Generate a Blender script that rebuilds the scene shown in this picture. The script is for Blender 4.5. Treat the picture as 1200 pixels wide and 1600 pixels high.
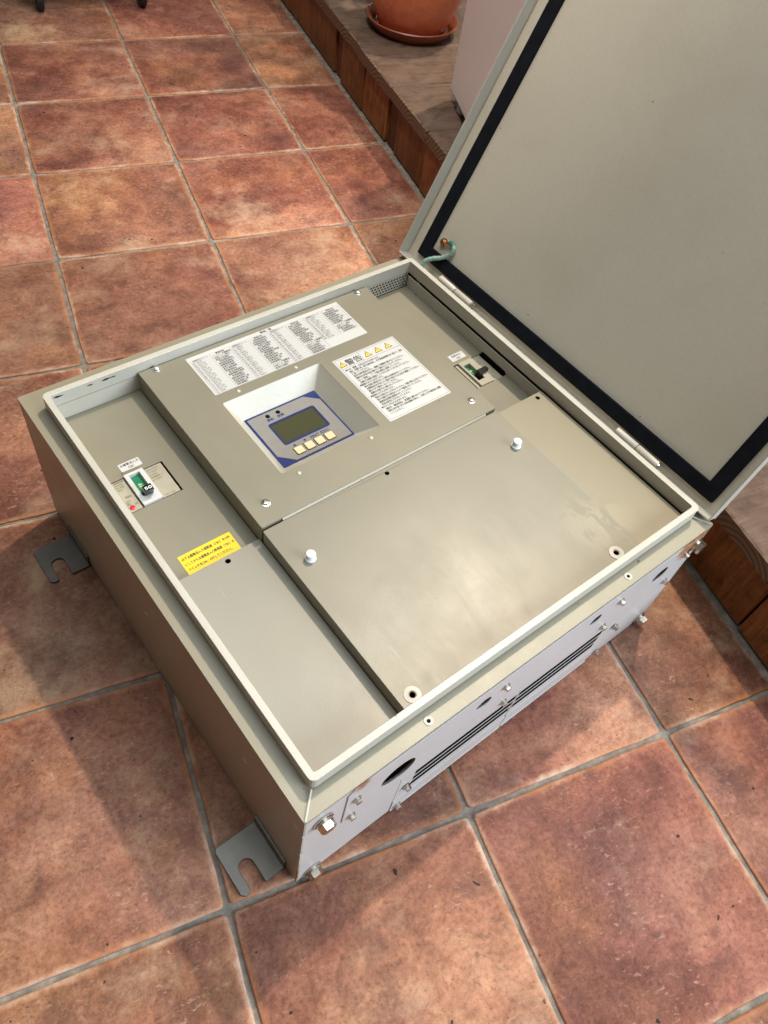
import bpy, bmesh, math, random
from mathutils import Vector, Matrix
from mathutils.geometry import tessellate_polygon
random.seed(7)
PI = math.pi
sc = bpy.context.scene
for o in list(bpy.data.objects):
    bpy.data.objects.remove(o)
COL = sc.collection

# ------------------------------------------------------------------ camera
cam_d = bpy.data.cameras.new("camera")
cam = bpy.data.objects.new("camera", cam_d)
COL.objects.link(cam)
RX = Vector((0.918199563651808, -0.37654585674541874, 0.12297470909650651))
RY = Vector((-0.2334541060017399, -0.7652114909027374, -0.5999587940673929))
RZ = Vector((0.3200136586154414, 0.5221729521487402, -0.7905230334033633))
CAM = Vector((-0.01721706411, -2.28166883678, 0.96952619388))
M = Matrix(((RX.x, -RY.x, -RZ.x, CAM.x), (RX.y, -RY.y, -RZ.y, CAM.y), (RX.z, -RY.z, -RZ.z, CAM.z), (0, 0, 0, 1)))
cam.matrix_world = M
cam_d.sensor_fit = 'VERTICAL'
cam_d.sensor_height = 36
cam_d.lens = 36 * 1226.945 / 1600
cam_d.clip_start = 0.02
cam_d.clip_end = 100
sc.camera = cam

# ------------------------------------------------------------------ cabinet frame (mm in its own axes: a, b, h)
BOX = Vector((0.07799198454, -2.10049864194, 0.0))
BANG = 0.2714773738897322

def loc2world(a, b, h):
    c, s = math.cos(BANG), math.sin(BANG)
    return Vector((BOX.x + (a * c - b * s) / 1000, BOX.y + (a * s + b * c) / 1000, h / 1000))

# ------------------------------------------------------------------ light
w = bpy.data.worlds.new("World")
sc.world = w
w.use_nodes = True
bgn = w.node_tree.nodes["Background"]
bgn.inputs[0].default_value = (1.0, 0.80, 0.62, 1)
bgn.inputs[1].default_value = 0.12

def aim(o, target):
    d = (target - o.location).normalized()
    o.rotation_euler = d.to_track_quat('-Z', 'Y').to_euler()

def spot(name, at, target, power, col, radius, angle, blend):
    l = bpy.data.lights.new(name, 'SPOT')
    l.energy = power
    l.color = col
    l.shadow_soft_size = radius
    l.spot_size = math.radians(angle)
    l.spot_blend = blend
    o = bpy.data.objects.new(name, l)
    COL.objects.link(o)
    o.location = at
    aim(o, target)
    return o

mid = loc2world(300, 300, 150)
spot("ceiling_and_fill_spot", loc2world(0.58 * 4600, 0.30 * 4600, 242 + 4600), loc2world(620, 60, 150), 860, (1.0, 0.83, 0.62), 0.08, 60, 1.0)
spot("ceiling_and_fill_spot", loc2world(93 + 1.68 * 2600, 475 + 1.0 * 2600, 211 + 2600), mid, 120, (1.0, 0.82, 0.58), 0.05, 80, 0.8)
spot("ceiling_and_fill_spot", Vector((0.1, -1.6, 2.8)), Vector((0.98, -0.50, 0.25)), 140, (1.0, 0.87, 0.72), 0.06, 48, 1.0)  # added fill spot to brighten the pot, white cabinet and lid
al = bpy.data.lights.new("window_daylight", 'AREA')
al.shape = 'RECTANGLE'
al.size, al.size_y = 2.8, 2.2
al.energy = 270
al.color = (0.80, 0.90, 1.0)
ao = bpy.data.objects.new("window_daylight", al)
COL.objects.link(ao)
ao.location = loc2world(2100, -3300, 2000)
aim(ao, loc2world(350, 100, 150))

cl = bpy.data.lights.new("ceiling_fill_panel", 'AREA')  # added overhead fill, also mirrored as sheen in the near covers
cl.shape = 'RECTANGLE'
cl.size, cl.size_y = 2.6, 2.2
cl.energy = 78
cl.color = (0.90, 0.97, 1.0)
co = bpy.data.objects.new("ceiling_fill_panel", cl)
COL.objects.link(co)
co.location = loc2world(850, 420, 3200)
aim(co, loc2world(850, 420, 0))

sc.view_settings.view_transform = 'Standard'
sc.view_settings.look = 'None'
sc.view_settings.exposure = 0.08
sc.view_settings.gamma = 1.0

# ------------------------------------------------------------------ materials
def mat(name):
    m = bpy.data.materials.new(name)
    m.use_nodes = True
    nt = m.node_tree
    return m, nt, nt.nodes["Principled BSDF"]

class N:
    """tiny node helper"""
    def __init__(self, nt):
        self.nt = nt
    def add(self, t, **kw):
        n = self.nt.nodes.new(t)
        for k, v in kw.items():
            setattr(n, k, v)
        return n
    def link(self, a, b):
        self.nt.links.new(a, b)
    def coord(self, kind='Object', scale=(1, 1, 1), loc=(0, 0, 0), rand=0.0):
        tc = self.add('ShaderNodeTexCoord')
        out = tc.outputs[kind]
        if rand:
            oi = self.add('ShaderNodeObjectInfo')
            vm = self.add('ShaderNodeVectorMath', operation='SCALE')
            cx = self.add('ShaderNodeCombineXYZ')
            m1 = self.math('MULTIPLY', oi.outputs['Random'], 37.0)
            m2 = self.math('FRACT', m1, 0)
            m3 = self.math('MULTIPLY', oi.outputs['Random'], 911.0)
            m4 = self.math('FRACT', m3, 0)
            self.link(oi.outputs['Random'], cx.inputs[0]); self.link(m2, cx.inputs[1]); self.link(m4, cx.inputs[2])
            self.link(cx.outputs[0], vm.inputs[0]); vm.inputs['Scale'].default_value = rand
            va = self.add('ShaderNodeVectorMath', operation='ADD')
            self.link(out, va.inputs[0]); self.link(vm.outputs[0], va.inputs[1])
            out = va.outputs[0]
        mp = self.add('ShaderNodeMapping')
        mp.inputs['Scale'].default_value = scale
        mp.inputs['Location'].default_value = loc
        self.link(out, mp.inputs[0])
        return mp.outputs[0]
    def noise(self, vec, scale, detail=4, rough=0.55, dist=0.0):
        n = self.add('ShaderNodeTexNoise')
        self.link(vec, n.inputs['Vector'])
        n.inputs['Scale'].default_value = scale
        n.inputs['Detail'].default_value = detail
        n.inputs['Roughness'].default_value = rough
        n.inputs['Distortion'].default_value = dist
        return n.outputs['Fac']
    def math(self, op, a, b, c=None):
        n = self.add('ShaderNodeMath', operation=op)
        for i, v in enumerate((a, b, c)):
            if v is None:
                continue
            if isinstance(v, (int, float)):
                n.inputs[i].default_value = v
            else:
                self.link(v, n.inputs[i])
        return n.outputs[0]
    def ramp(self, fac, stops, interp='LINEAR'):
        r = self.add('ShaderNodeValToRGB')
        r.color_ramp.interpolation = interp
        el = r.color_ramp.elements
        while len(el) < len(stops):
            el.new(0.5)
        for e, (p, c) in zip(el, stops):
            e.position = p
            e.color = (c, c, c, 1) if isinstance(c, (int, float)) else (*c, 1)
        self.link(fac, r.inputs[0])
        return r.outputs[0]
    def mix(self, fac, a, b, mode='MIX'):
        n = self.add('ShaderNodeMix', data_type='RGBA', blend_type=mode)
        for s, v in ((n.inputs[0], fac), (n.inputs[6], a), (n.inputs[7], b)):
            if isinstance(v, (int, float)):
                s.default_value = v
            elif isinstance(v, tuple):
                s.default_value = (*v, 1)
            else:
                self.link(v, s)
        return n.outputs[2]
    def bump(self, height, strength, dist, bsdf):
        b = self.add('ShaderNodeBump')
        b.inputs['Strength'].default_value = strength
        b.inputs['Distance'].default_value = dist
        self.link(height, b.inputs['Height'])
        self.link(b.outputs[0], bsdf.inputs['Normal'])

def flat(name, col, rough=0.5, metal=0.0, spec=0.5, var=0.0):
    m, nt, b = mat(name)
    b.inputs['Roughness'].default_value = rough
    b.inputs['Metallic'].default_value = metal
    b.inputs['Specular IOR Level'].default_value = spec
    n = N(nt)
    if var:
        f = n.noise(n.coord(), 60, 4)
        c = n.mix(n.ramp(f, [(0.3, 0.0), (0.7, 1.0)]), tuple(x * (1 - var) for x in col), tuple(min(1, x * (1 + var)) for x in col))
        n.link(c, b.inputs['Base Color'])
    else:
        b.inputs['Base Color'].default_value = (*col, 1)
    return m

def paint(name, col, rough=0.38, dirt=(0.30, 0.24, 0.15), dirt_amt=0.25, grime=None, spec=0.48):
    """powder-coated sheet steel: orange peel, faint dirt clouds, small chips"""
    m, nt, b = mat(name)
    n = N(nt)
    v = n.coord()
    big = n.noise(v, 7, 5, 0.6, 0.3)
    c = n.mix(n.math('MULTIPLY', n.ramp(big, [(0.45, 0.0), (0.85, 1.0)]), dirt_amt), col, dirt)
    fine = n.noise(v, 240, 3, 0.6)
    c = n.mix(n.math('MULTIPLY', n.ramp(fine, [(0.35, 1.0), (0.5, 0.0)]), 0.07), c, (0.2, 0.17, 0.12))
    chips = n.noise(v, 95, 2, 0.5)
    c = n.mix(n.math('MULTIPLY', n.ramp(chips, [(0.215, 1.0), (0.225, 0.0)]), 0.7), c, (0.05, 0.04, 0.03))
    if grime:
        c = grime(n, v, c)
    n.link(c, b.inputs['Base Color'])
    b.inputs['Specular IOR Level'].default_value = spec
    rg = n.noise(v, 14, 4, 0.6)
    sm2 = n.noise(n.coord(scale=(1, 0.35, 1)), 28, 6, 0.7, 0.8)
    n.link(n.math('ADD', n.math('MULTIPLY_ADD', rg, 0.16, rough - 0.14), n.math('MULTIPLY', sm2, 0.14)), b.inputs['Roughness'])
    peel = n.noise(v, 620, 2, 0.5)
    wav = n.noise(v, 9, 2, 0.5)
    n.bump(n.math('ADD', peel, n.math('MULTIPLY', wav, 6.0)), 0.10, 0.0011, b)
    return m

BEIGE = (0.192, 0.178, 0.130)
COVER = (0.188, 0.175, 0.132)

def near_edge_marks(n, v, c):
    # brownish patches along the edge next to the near rim, own shape from noise
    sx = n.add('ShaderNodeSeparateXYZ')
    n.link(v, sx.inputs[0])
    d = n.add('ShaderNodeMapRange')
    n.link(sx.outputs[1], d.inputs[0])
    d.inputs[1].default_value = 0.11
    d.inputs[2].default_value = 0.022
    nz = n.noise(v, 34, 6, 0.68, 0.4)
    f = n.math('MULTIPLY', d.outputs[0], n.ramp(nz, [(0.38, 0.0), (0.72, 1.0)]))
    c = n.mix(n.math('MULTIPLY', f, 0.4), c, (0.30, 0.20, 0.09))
    dv = n.add('ShaderNodeVectorMath', operation='DISTANCE')
    n.link(v, dv.inputs[0]); dv.inputs[1].default_value = (0.488, 0.082, 0.2386)
    near = n.add('ShaderNodeMapRange'); n.link(dv.outputs['Value'], near.inputs[0])
    near.inputs[1].default_value = 0.060; near.inputs[2].default_value = 0.010
    dr = n.noise(n.coord(scale=(1.0, 0.45, 1)), 48, 6, 0.65, 1.2)
    g = n.math('MULTIPLY', near.outputs[0], n.ramp(dr, [(0.47, 0.0), (0.53, 1.0)]))
    c = n.mix(n.math('MULTIPLY', g, 0.3), c, (0.42, 0.37, 0.26))
    sc_ = n.noise(n.coord(scale=(1.6, 0.12, 1), loc=(0, 0, 0)), 60, 2, 0.5, 0.15)
    return n.mix(n.math('MULTIPLY', n.ramp(sc_, [(0.73, 0.0), (0.745, 1.0)]), 0.14), c, (0.42, 0.41, 0.36))

def rust(n, v, c):
    sx = n.add('ShaderNodeSeparateXYZ')
    n.link(v, sx.inputs[0])
    nz = n.noise(v, 95, 5, 0.65, 0.6)
    # streak at the top right corner of the cover
    da = n.add('ShaderNodeMapRange'); n.link(sx.outputs[0], da.inputs[0])
    da.inputs[1].default_value = 0.535; da.inputs[2].default_value = 0.585
    dh = n.add('ShaderNodeMapRange'); n.link(sx.outputs[2], dh.inputs[0])
    dh.inputs[1].default_value = 0.165; dh.inputs[2].default_value = 0.215
    f = n.math('MULTIPLY', da.outputs[0], dh.outputs[0])
    m1 = n.ramp(n.math('ADD', f, n.math('MULTIPLY', nz, 0.7)), [(0.74, 0.0), (0.9, 1.0)])
    # spot near the left corner of the cover
    dv = n.add('ShaderNodeVectorMath', operation='DISTANCE')
    n.link(v, dv.inputs[0]); dv.inputs[1].default_value = (0.066, -0.002, 0.2235)
    m2 = n.ramp(n.math('ADD', dv.outputs['Value'], n.math('MULTIPLY', nz, 0.014)), [(0.013, 1.0), (0.017, 0.0)])
    mm = n.math('MAXIMUM', m1, m2)
    rc = n.ramp(nz, [(0.3, (0.16, 0.05, 0.015)), (0.6, (0.40, 0.17, 0.06)), (0.8, (0.55, 0.36, 0.2))])
    return n.mix(n.math('MULTIPLY', mm, 0.9), c, rc)

M_PAINT = paint("beige_paint", BEIGE)
M_PAINT_COVER = paint("beige_paint_marked", COVER, 0.37, grime=near_edge_marks)
M_PAINT_CREAM = paint("beige_paint_cream", (0.225, 0.198, 0.135), 0.40, grime=near_edge_marks)
M_PAINT_SHEEN = paint("beige_paint_sheen", (0.245, 0.233, 0.190), 0.37, grime=near_edge_marks)  # beige paled to carry the window reflection on the left cover
M_PAINT_FRONT = paint("beige_paint_rusted", (0.50, 0.49, 0.485), 0.42, grime=rust, spec=0.5)
def rim_chips(n, v, c):
    nz = n.noise(v, 160, 4, 0.7)
    for p_, r_ in (((0.0375, 0.586, 0.2495), 0.0042), ((0.078, 0.586, 0.249), 0.003), ((0.100, 0.586, 0.2485), 0.0045), ((0.108, 0.586, 0.2485), 0.003), ((0.0215, 0.262, 0.2535), 0.0012)):
        sv = n.add('ShaderNodeVectorMath', operation='SUBTRACT')
        n.link(v, sv.inputs[0]); sv.inputs[1].default_value = p_
        sc_ = n.add('ShaderNodeVectorMath', operation='MULTIPLY')
        n.link(sv.outputs[0], sc_.inputs[0]); sc_.inputs[1].default_value = (0.55, 1, 2.6)
        ln = n.add('ShaderNodeVectorMath', operation='LENGTH')
        n.link(sc_.outputs[0], ln.inputs[0])
        d = n.math('ADD', ln.outputs['Value'], n.math('MULTIPLY', n.math('SUBTRACT', nz, 0.5), 0.009))
        c = n.mix(n.ramp(n.math('DIVIDE', d, r_), [(0.75, 1.0), (0.9, 0.0)]), c, (0.02, 0.018, 0.016))
    return c

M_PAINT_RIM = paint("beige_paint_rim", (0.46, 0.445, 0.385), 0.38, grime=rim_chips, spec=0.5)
M_BODY = paint("body_paint", (0.36, 0.325, 0.255), 0.36, spec=0.5)
M_LEDGE = paint("ledge_paint", (0.275, 0.252, 0.185), 0.42, spec=0.5)
M_LID_BRIGHT = paint("lid_paint_brightened", (0.60, 0.55, 0.445), 0.40, dirt_amt=0.2, spec=0.5)  # cabinet beige brightened in place of light the lid does not get
M_BLACK = flat("black_void", (0.006, 0.006, 0.007), 0.9, spec=0.1)
M_FOAM = flat("black_foam", (0.007, 0.008, 0.012), 0.92, spec=0.15, var=0.3)
M_PAPER = flat("white_label", (0.51, 0.505, 0.49), 0.4)
M_INK = flat("black_ink", (0.02, 0.02, 0.022), 0.5)
M_GRID = flat("grey_print", (0.09, 0.09, 0.095), 0.5)
M_YEL = flat("yellow_label", (0.80, 0.56, 0.01), 0.4)
M_YEL2 = flat("yellow_print", (0.78, 0.58, 0.03), 0.4)
M_BLUE = flat("blue_print", (0.005, 0.018, 0.12), 0.45, spec=0.25)
M_SILVER = flat("silver_foil", (0.19, 0.182, 0.168), 0.5, var=0.05)
M_LCD = flat("lcd_glass", (0.058, 0.058, 0.030), 0.12)
M_CREAM = flat("cream_key", (0.68, 0.54, 0.32), 0.4)
M_KNOB = flat("white_plastic", (0.80, 0.80, 0.82), 0.28)
M_BRK = flat("breaker_body", (0.34, 0.31, 0.235), 0.4, var=0.08)
M_BRKW = flat("breaker_white", (0.52, 0.52, 0.50), 0.35)
M_BRKI = flat("breaker_print", (0.17, 0.13, 0.09), 0.5)
M_TOG = flat("toggle_black", (0.008, 0.008, 0.009), 0.25)
M_GREEN = flat("green_off", (0.0, 0.16, 0.075), 0.4)
M_GTXT = flat("pale_print", (0.62, 0.80, 0.35), 0.5)
M_RED = flat("red_button", (0.55, 0.012, 0.02), 0.35)
M_WTXT = flat("white_print", (0.75, 0.75, 0.75), 0.5)
M_STEEL = flat("zinc_steel", (0.62, 0.61, 0.58), 0.24, metal=1.0, var=0.12)
M_BOLT = flat("bolt_steel", (0.60, 0.57, 0.50), 0.22, metal=1.0, var=0.2)
M_BRKT = flat("bracket_steel", (0.125, 0.118, 0.105), 0.42, metal=0.5, var=0.12)
M_WIRE = flat("green_spiral_wrap", (0.24, 0.36, 0.31), 0.45)
M_WIRE2 = flat("green_wire", (0.015, 0.16, 0.10), 0.4)
M_BRASS = flat("copper_lug", (0.55, 0.30, 0.16), 0.3, metal=1.0)
M_POT = None

def tile_mat():
    m, nt, b = mat("terracotta_tile")
    n = N(nt)
    v = n.coord(rand=9.0)
    oi = n.add('ShaderNodeObjectInfo')
    # broad clouds: mauve brown, red brown, salmon, ochre
    big = n.noise(v, 4.2, 9, 0.66, 0.35)
    c = n.ramp(big, [(0.35, (0.145, 0.045, 0.030)), (0.45, (0.235, 0.075, 0.046)), (0.53, (0.33, 0.122, 0.068)), (0.64, (0.45, 0.205, 0.115))])
    mv = n.noise(v, 3.1, 6, 0.6)
    c = n.mix(n.math('MULTIPLY', n.ramp(mv, [(0.48, 0.0), (0.60, 1.0)]), 0.5), c, (0.225, 0.098, 0.078))
    oc = n.noise(v, 4.0, 6, 0.62)
    c = n.mix(n.math('MULTIPLY', n.ramp(oc, [(0.52, 0.0), (0.68, 1.0)]), 0.55), c, (0.36, 0.145, 0.052))
    # grain at several sizes
    md = n.noise(v, 24, 8, 0.72, 0.3)
    c = n.mix(1.0, c, n.ramp(md, [(0.30, (0.62, 0.60, 0.58)), (0.5, (0.99, 0.98, 0.97)), (0.70, (1.32, 1.38, 1.42))]), 'MULTIPLY')
    fg = n.noise(v, 150, 6, 0.72)
    c = n.mix(1.0, c, n.ramp(fg, [(0.30, (0.66, 0.63, 0.62)), (0.5, (1.0, 1.0, 1.0)), (0.72, (1.28, 1.34, 1.36))]), 'MULTIPLY')
    # short pale flecks and dashes in patches
    fl = n.noise(n.coord(scale=(1.0, 1.9, 1), rand=9.0), 118, 4, 0.6, 0.5)
    patch = n.noise(v, 10, 5, 0.65)
    pm = n.ramp(patch, [(0.42, 0.04), (0.64, 1.0)])
    f1 = n.math('MULTIPLY', n.ramp(fl, [(0.58, 0.0), (0.70, 1.0)]), pm)
    c = n.mix(n.math('MULTIPLY', f1, 0.7), c, (0.56, 0.36, 0.26))
    dp = n.noise(v, 12, 9, 0.7, 0.5)
    c = n.mix(n.math('MULTIPLY', n.ramp(dp, [(0.34, 1.0), (0.45, 0.0)]), 0.55), c, (0.125, 0.048, 0.036))
    # scuffed lime bloom
    bl = n.noise(v, 7, 8, 0.7, 0.2)
    c = n.mix(n.math('MULTIPLY', n.math('MULTIPLY', n.ramp(bl, [(0.53, 0.0), (0.66, 1.0)]), n.ramp(md, [(0.36, 0.15), (0.62, 1.0)])), 0.7), c, (0.50, 0.325, 0.21))
    # dark pits and stains
    gr = n.noise(v, 300, 3, 0.7)
    c = n.mix(n.math('MULTIPLY', n.ramp(gr, [(0.33, 1.0), (0.42, 0.0)]), 0.25), c, (0.05, 0.022, 0.018))
    sp = n.noise(v, 85, 1, 0.4)
    c = n.mix(n.math('MULTIPLY', n.ramp(sp, [(0.205, 1.0), (0.22, 0.0)]), 0.9), c, (0.022, 0.012, 0.010))
    st = n.noise(v, 19, 3, 0.5)
    c = n.mix(n.math('MULTIPLY', n.ramp(st, [(0.26, 1.0), (0.285, 0.0)]), 0.5), c, (0.085, 0.045, 0.040))
    hs = n.add('ShaderNodeHueSaturation')
    n.link(n.math('MULTIPLY_ADD', oi.outputs['Random'], 0.022, 0.4905), hs.inputs['Hue'])
    fr = n.math('FRACT', n.math('MULTIPLY', oi.outputs['Random'], 71.0), 0)
    n.link(n.math('MULTIPLY_ADD', fr, 0.30, 0.76), hs.inputs['Value'])
    hs.inputs['Saturation'].default_value = 0.93
    n.link(c, hs.inputs['Color'])
    c = hs.outputs[0]
    # worn orange edge and pale lime along the joint
    g = n.add('ShaderNodeTexCoord')
    sx = n.add('ShaderNodeSeparateXYZ')
    n.link(g.outputs['Generated'], sx.inputs[0])
    ex = n.math('MINIMUM', sx.outputs[0], n.math('SUBTRACT', 1.0, sx.outputs[0]))
    ey = n.math('MINIMUM', sx.outputs[1], n.math('SUBTRACT', 1.0, sx.outputs[1]))
    e = n.math('MINIMUM', ex, ey)
    en = n.noise(v, 60, 6, 0.7)
    ee = n.math('ADD', e, n.math('MULTIPLY', n.math('SUBTRACT', en, 0.5), 0.06))
    wk = n.noise(v, 5, 3, 0.5)
    c = n.mix(n.math('MULTIPLY', n.ramp(ee, [(0.008, 1.0), (0.034, 0.0)]), n.math('MULTIPLY', wk, 1.0)), c, (0.44, 0.19, 0.085))
    lime = n.noise(v, 8, 5, 0.65)
    f2 = n.math('MULTIPLY', n.ramp(ee, [(0.003, 1.0), (0.024, 0.0)]), n.ramp(lime, [(0.46, 0.0), (0.60, 1.0)]))
    c = n.mix(n.math('MULTIPLY', f2, 0.75), c, (0.56, 0.42, 0.33))
    n.link(c, b.inputs['Base Color'])
    rr = n.noise(v, 26, 6, 0.65)
    n.link(n.math('MULTIPLY_ADD', rr, 0.4, 0.30), b.inputs['Roughness'])
    b.inputs['Specular IOR Level'].default_value = 0.2
    h = n.math('ADD', n.math('MULTIPLY', fl, 0.5), n.math('ADD', n.math('MULTIPLY', md, 1.8), n.math('MULTIPLY', fg, 0.5)))
    n.bump(h, 0.45, 0.0022, b)
    return m

def grout_mat():
    m, nt, b = mat("grout")
    n = N(nt)
    v = n.coord()
    a = n.noise(v, 45, 8, 0.72)
    c = n.ramp(a, [(0.32, (0.105, 0.092, 0.080)), (0.52, (0.205, 0.180, 0.155)), (0.70, (0.35, 0.305, 0.255))])
    d = n.noise(v, 6, 3, 0.5)
    c = n.mix(n.ramp(d, [(0.55, 0.0), (0.75, 0.5)]), c, (0.09, 0.075, 0.06))
    n.link(c, b.inputs['Base Color'])
    b.inputs['Roughness'].default_value = 0.85
    n.bump(n.noise(v, 350, 4, 0.7), 0.6, 0.0012, b)
    return m

def wood_mat(name, axis, base, dark, light, weather, rough):
    """grain along the given axis (object space)"""
    m, nt, b = mat(name)
    n = N(nt)
    s = [80, 80, 80]
    s[axis] = 6.0
    v = n.coord(scale=tuple(s), rand=5.0)
    g = n.noise(v, 1.0, 8, 0.68, 1.1)
    v2 = n.coord(scale=tuple(x * 3.6 for x in s), rand=5.0)
    g2 = n.noise(v2, 1.0, 3, 0.6)
    c = n.ramp(g, [(0.28, dark), (0.5, base), (0.7, light)])
    c = n.mix(n.math('MULTIPLY', n.ramp(g2, [(0.3, 1.0), (0.5, 0.0)]), 0.5), c, dark)
    vb = n.coord(rand=5.0)
    wn = n.noise(vb, 9, 5, 0.6)
    c = n.mix(n.math('MULTIPLY', n.ramp(wn, [(0.35, 0.0), (0.7, 1.0)]), weather), c, (0.26, 0.20, 0.17))
    di = n.noise(n.coord(rand=5.0), 30, 6, 0.7, 0.4)
    c = n.mix(n.math('MULTIPLY', n.ramp(di, [(0.36, 1.0), (0.52, 0.0)]), 0.45), c, tuple(x * 0.45 for x in dark))
    sk = [13, 13, 13]
    sk[axis] = 6
    kn = n.add('ShaderNodeTexVoronoi')
    n.link(n.coord(scale=tuple(sk), rand=5.0), kn.inputs['Vector'])
    kn.inputs['Scale'].default_value = 1.0
    c = n.mix(n.ramp(kn.outputs['Distance'], [(0.06, 0.9), (0.14, 0.0)]), c, tuple(x * 0.35 for x in dark))
    oi = n.add('ShaderNodeObjectInfo')
    hs = n.add('ShaderNodeHueSaturation')
    n.link(c, hs.inputs['Color'])
    n.link(n.math('MULTIPLY_ADD', oi.outputs['Random'], 0.5, 0.75), hs.inputs['Value'])
    n.link(hs.outputs[0], b.inputs['Base Color'])
    b.inputs['Roughness'].default_value = rough
    b.inputs['Specular IOR Level'].default_value = 0.28
    n.bump(n.math('ADD', g, n.math('MULTIPLY', g2, 0.6)), 0.5, 0.0012, b)
    return m

def endgrain_mat():
    m, nt, b = mat("plank_end_grain")
    n = N(nt)
    v = n.coord(rand=0.05)
    mp = n.add('ShaderNodeMapping')
    n.link(v, mp.inputs[0])
    mp.inputs['Location'].default_value = (0, 0.02, 0.05)
    mp.inputs['Scale'].default_value = (0, 1, 1)
    wv = n.add('ShaderNodeTexWave', wave_type='RINGS', rings_direction='SPHERICAL')
    n.link(mp.outputs[0], wv.inputs['Vector'])
    wv.inputs['Scale'].default_value = 34
    wv.inputs['Distortion'].default_value = 2.2
    wv.inputs['Detail'].default_value = 2
    c = n.ramp(wv.outputs['Fac'], [(0.15, (0.085, 0.048, 0.028)), (0.45, (0.135, 0.08, 0.045)), (0.9, (0.185, 0.112, 0.065))])
    d = n.noise(v, 40, 4)
    c = n.mix(n.math('MULTIPLY', d, 0.5), c, (0.10, 0.06, 0.04))
    n.link(c, b.inputs['Base Color'])
    b.inputs['Roughness'].default_value = 0.75
    n.bump(wv.outputs['Fac'], 0.3, 0.0006, b)
    return m

M_TILE = tile_mat()
M_GROUT = grout_mat()
M_PLANK = wood_mat("deck_plank_wood", 0, (0.135, 0.082, 0.058), (0.075, 0.045, 0.031), (0.18, 0.116, 0.084), 0.4, 0.6)
M_FASC = wood_mat("fascia_wood", 2, (0.20, 0.072, 0.020), (0.095, 0.028, 0.008), (0.29, 0.12, 0.038), 0.0, 0.45)
M_FASCD = wood_mat("fascia_heartwood", 2, (0.085, 0.022, 0.009), (0.04, 0.011, 0.006), (0.13, 0.038, 0.016), 0.1, 0.45)
M_END = endgrain_mat()
M_TERRA = flat("terracotta_glaze", (0.64, 0.20, 0.105), 0.34, var=0.12)
M_TERRA2 = flat("saucer_clay", (0.26, 0.066, 0.032), 0.42, var=0.15)
M_SOIL = flat("potting_soil", (0.03, 0.02, 0.014), 0.95, var=0.4)
M_LEAF = flat("leaf_green", (0.045, 0.10, 0.03), 0.4, var=0.25)
M_STEM = flat("stem_brown", (0.10, 0.07, 0.035), 0.7, var=0.2)
M_WHITE = flat("white_enamel", (0.80, 0.77, 0.79), 0.38, var=0.02)
M_RUBBER = flat("caster_rubber", (0.012, 0.012, 0.014), 0.55)
M_GREY = flat("grey_steel", (0.10, 0.105, 0.12), 0.4, metal=0.6)
M_CARTB = flat("black_board", (0.02, 0.02, 0.022), 0.6)

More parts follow.
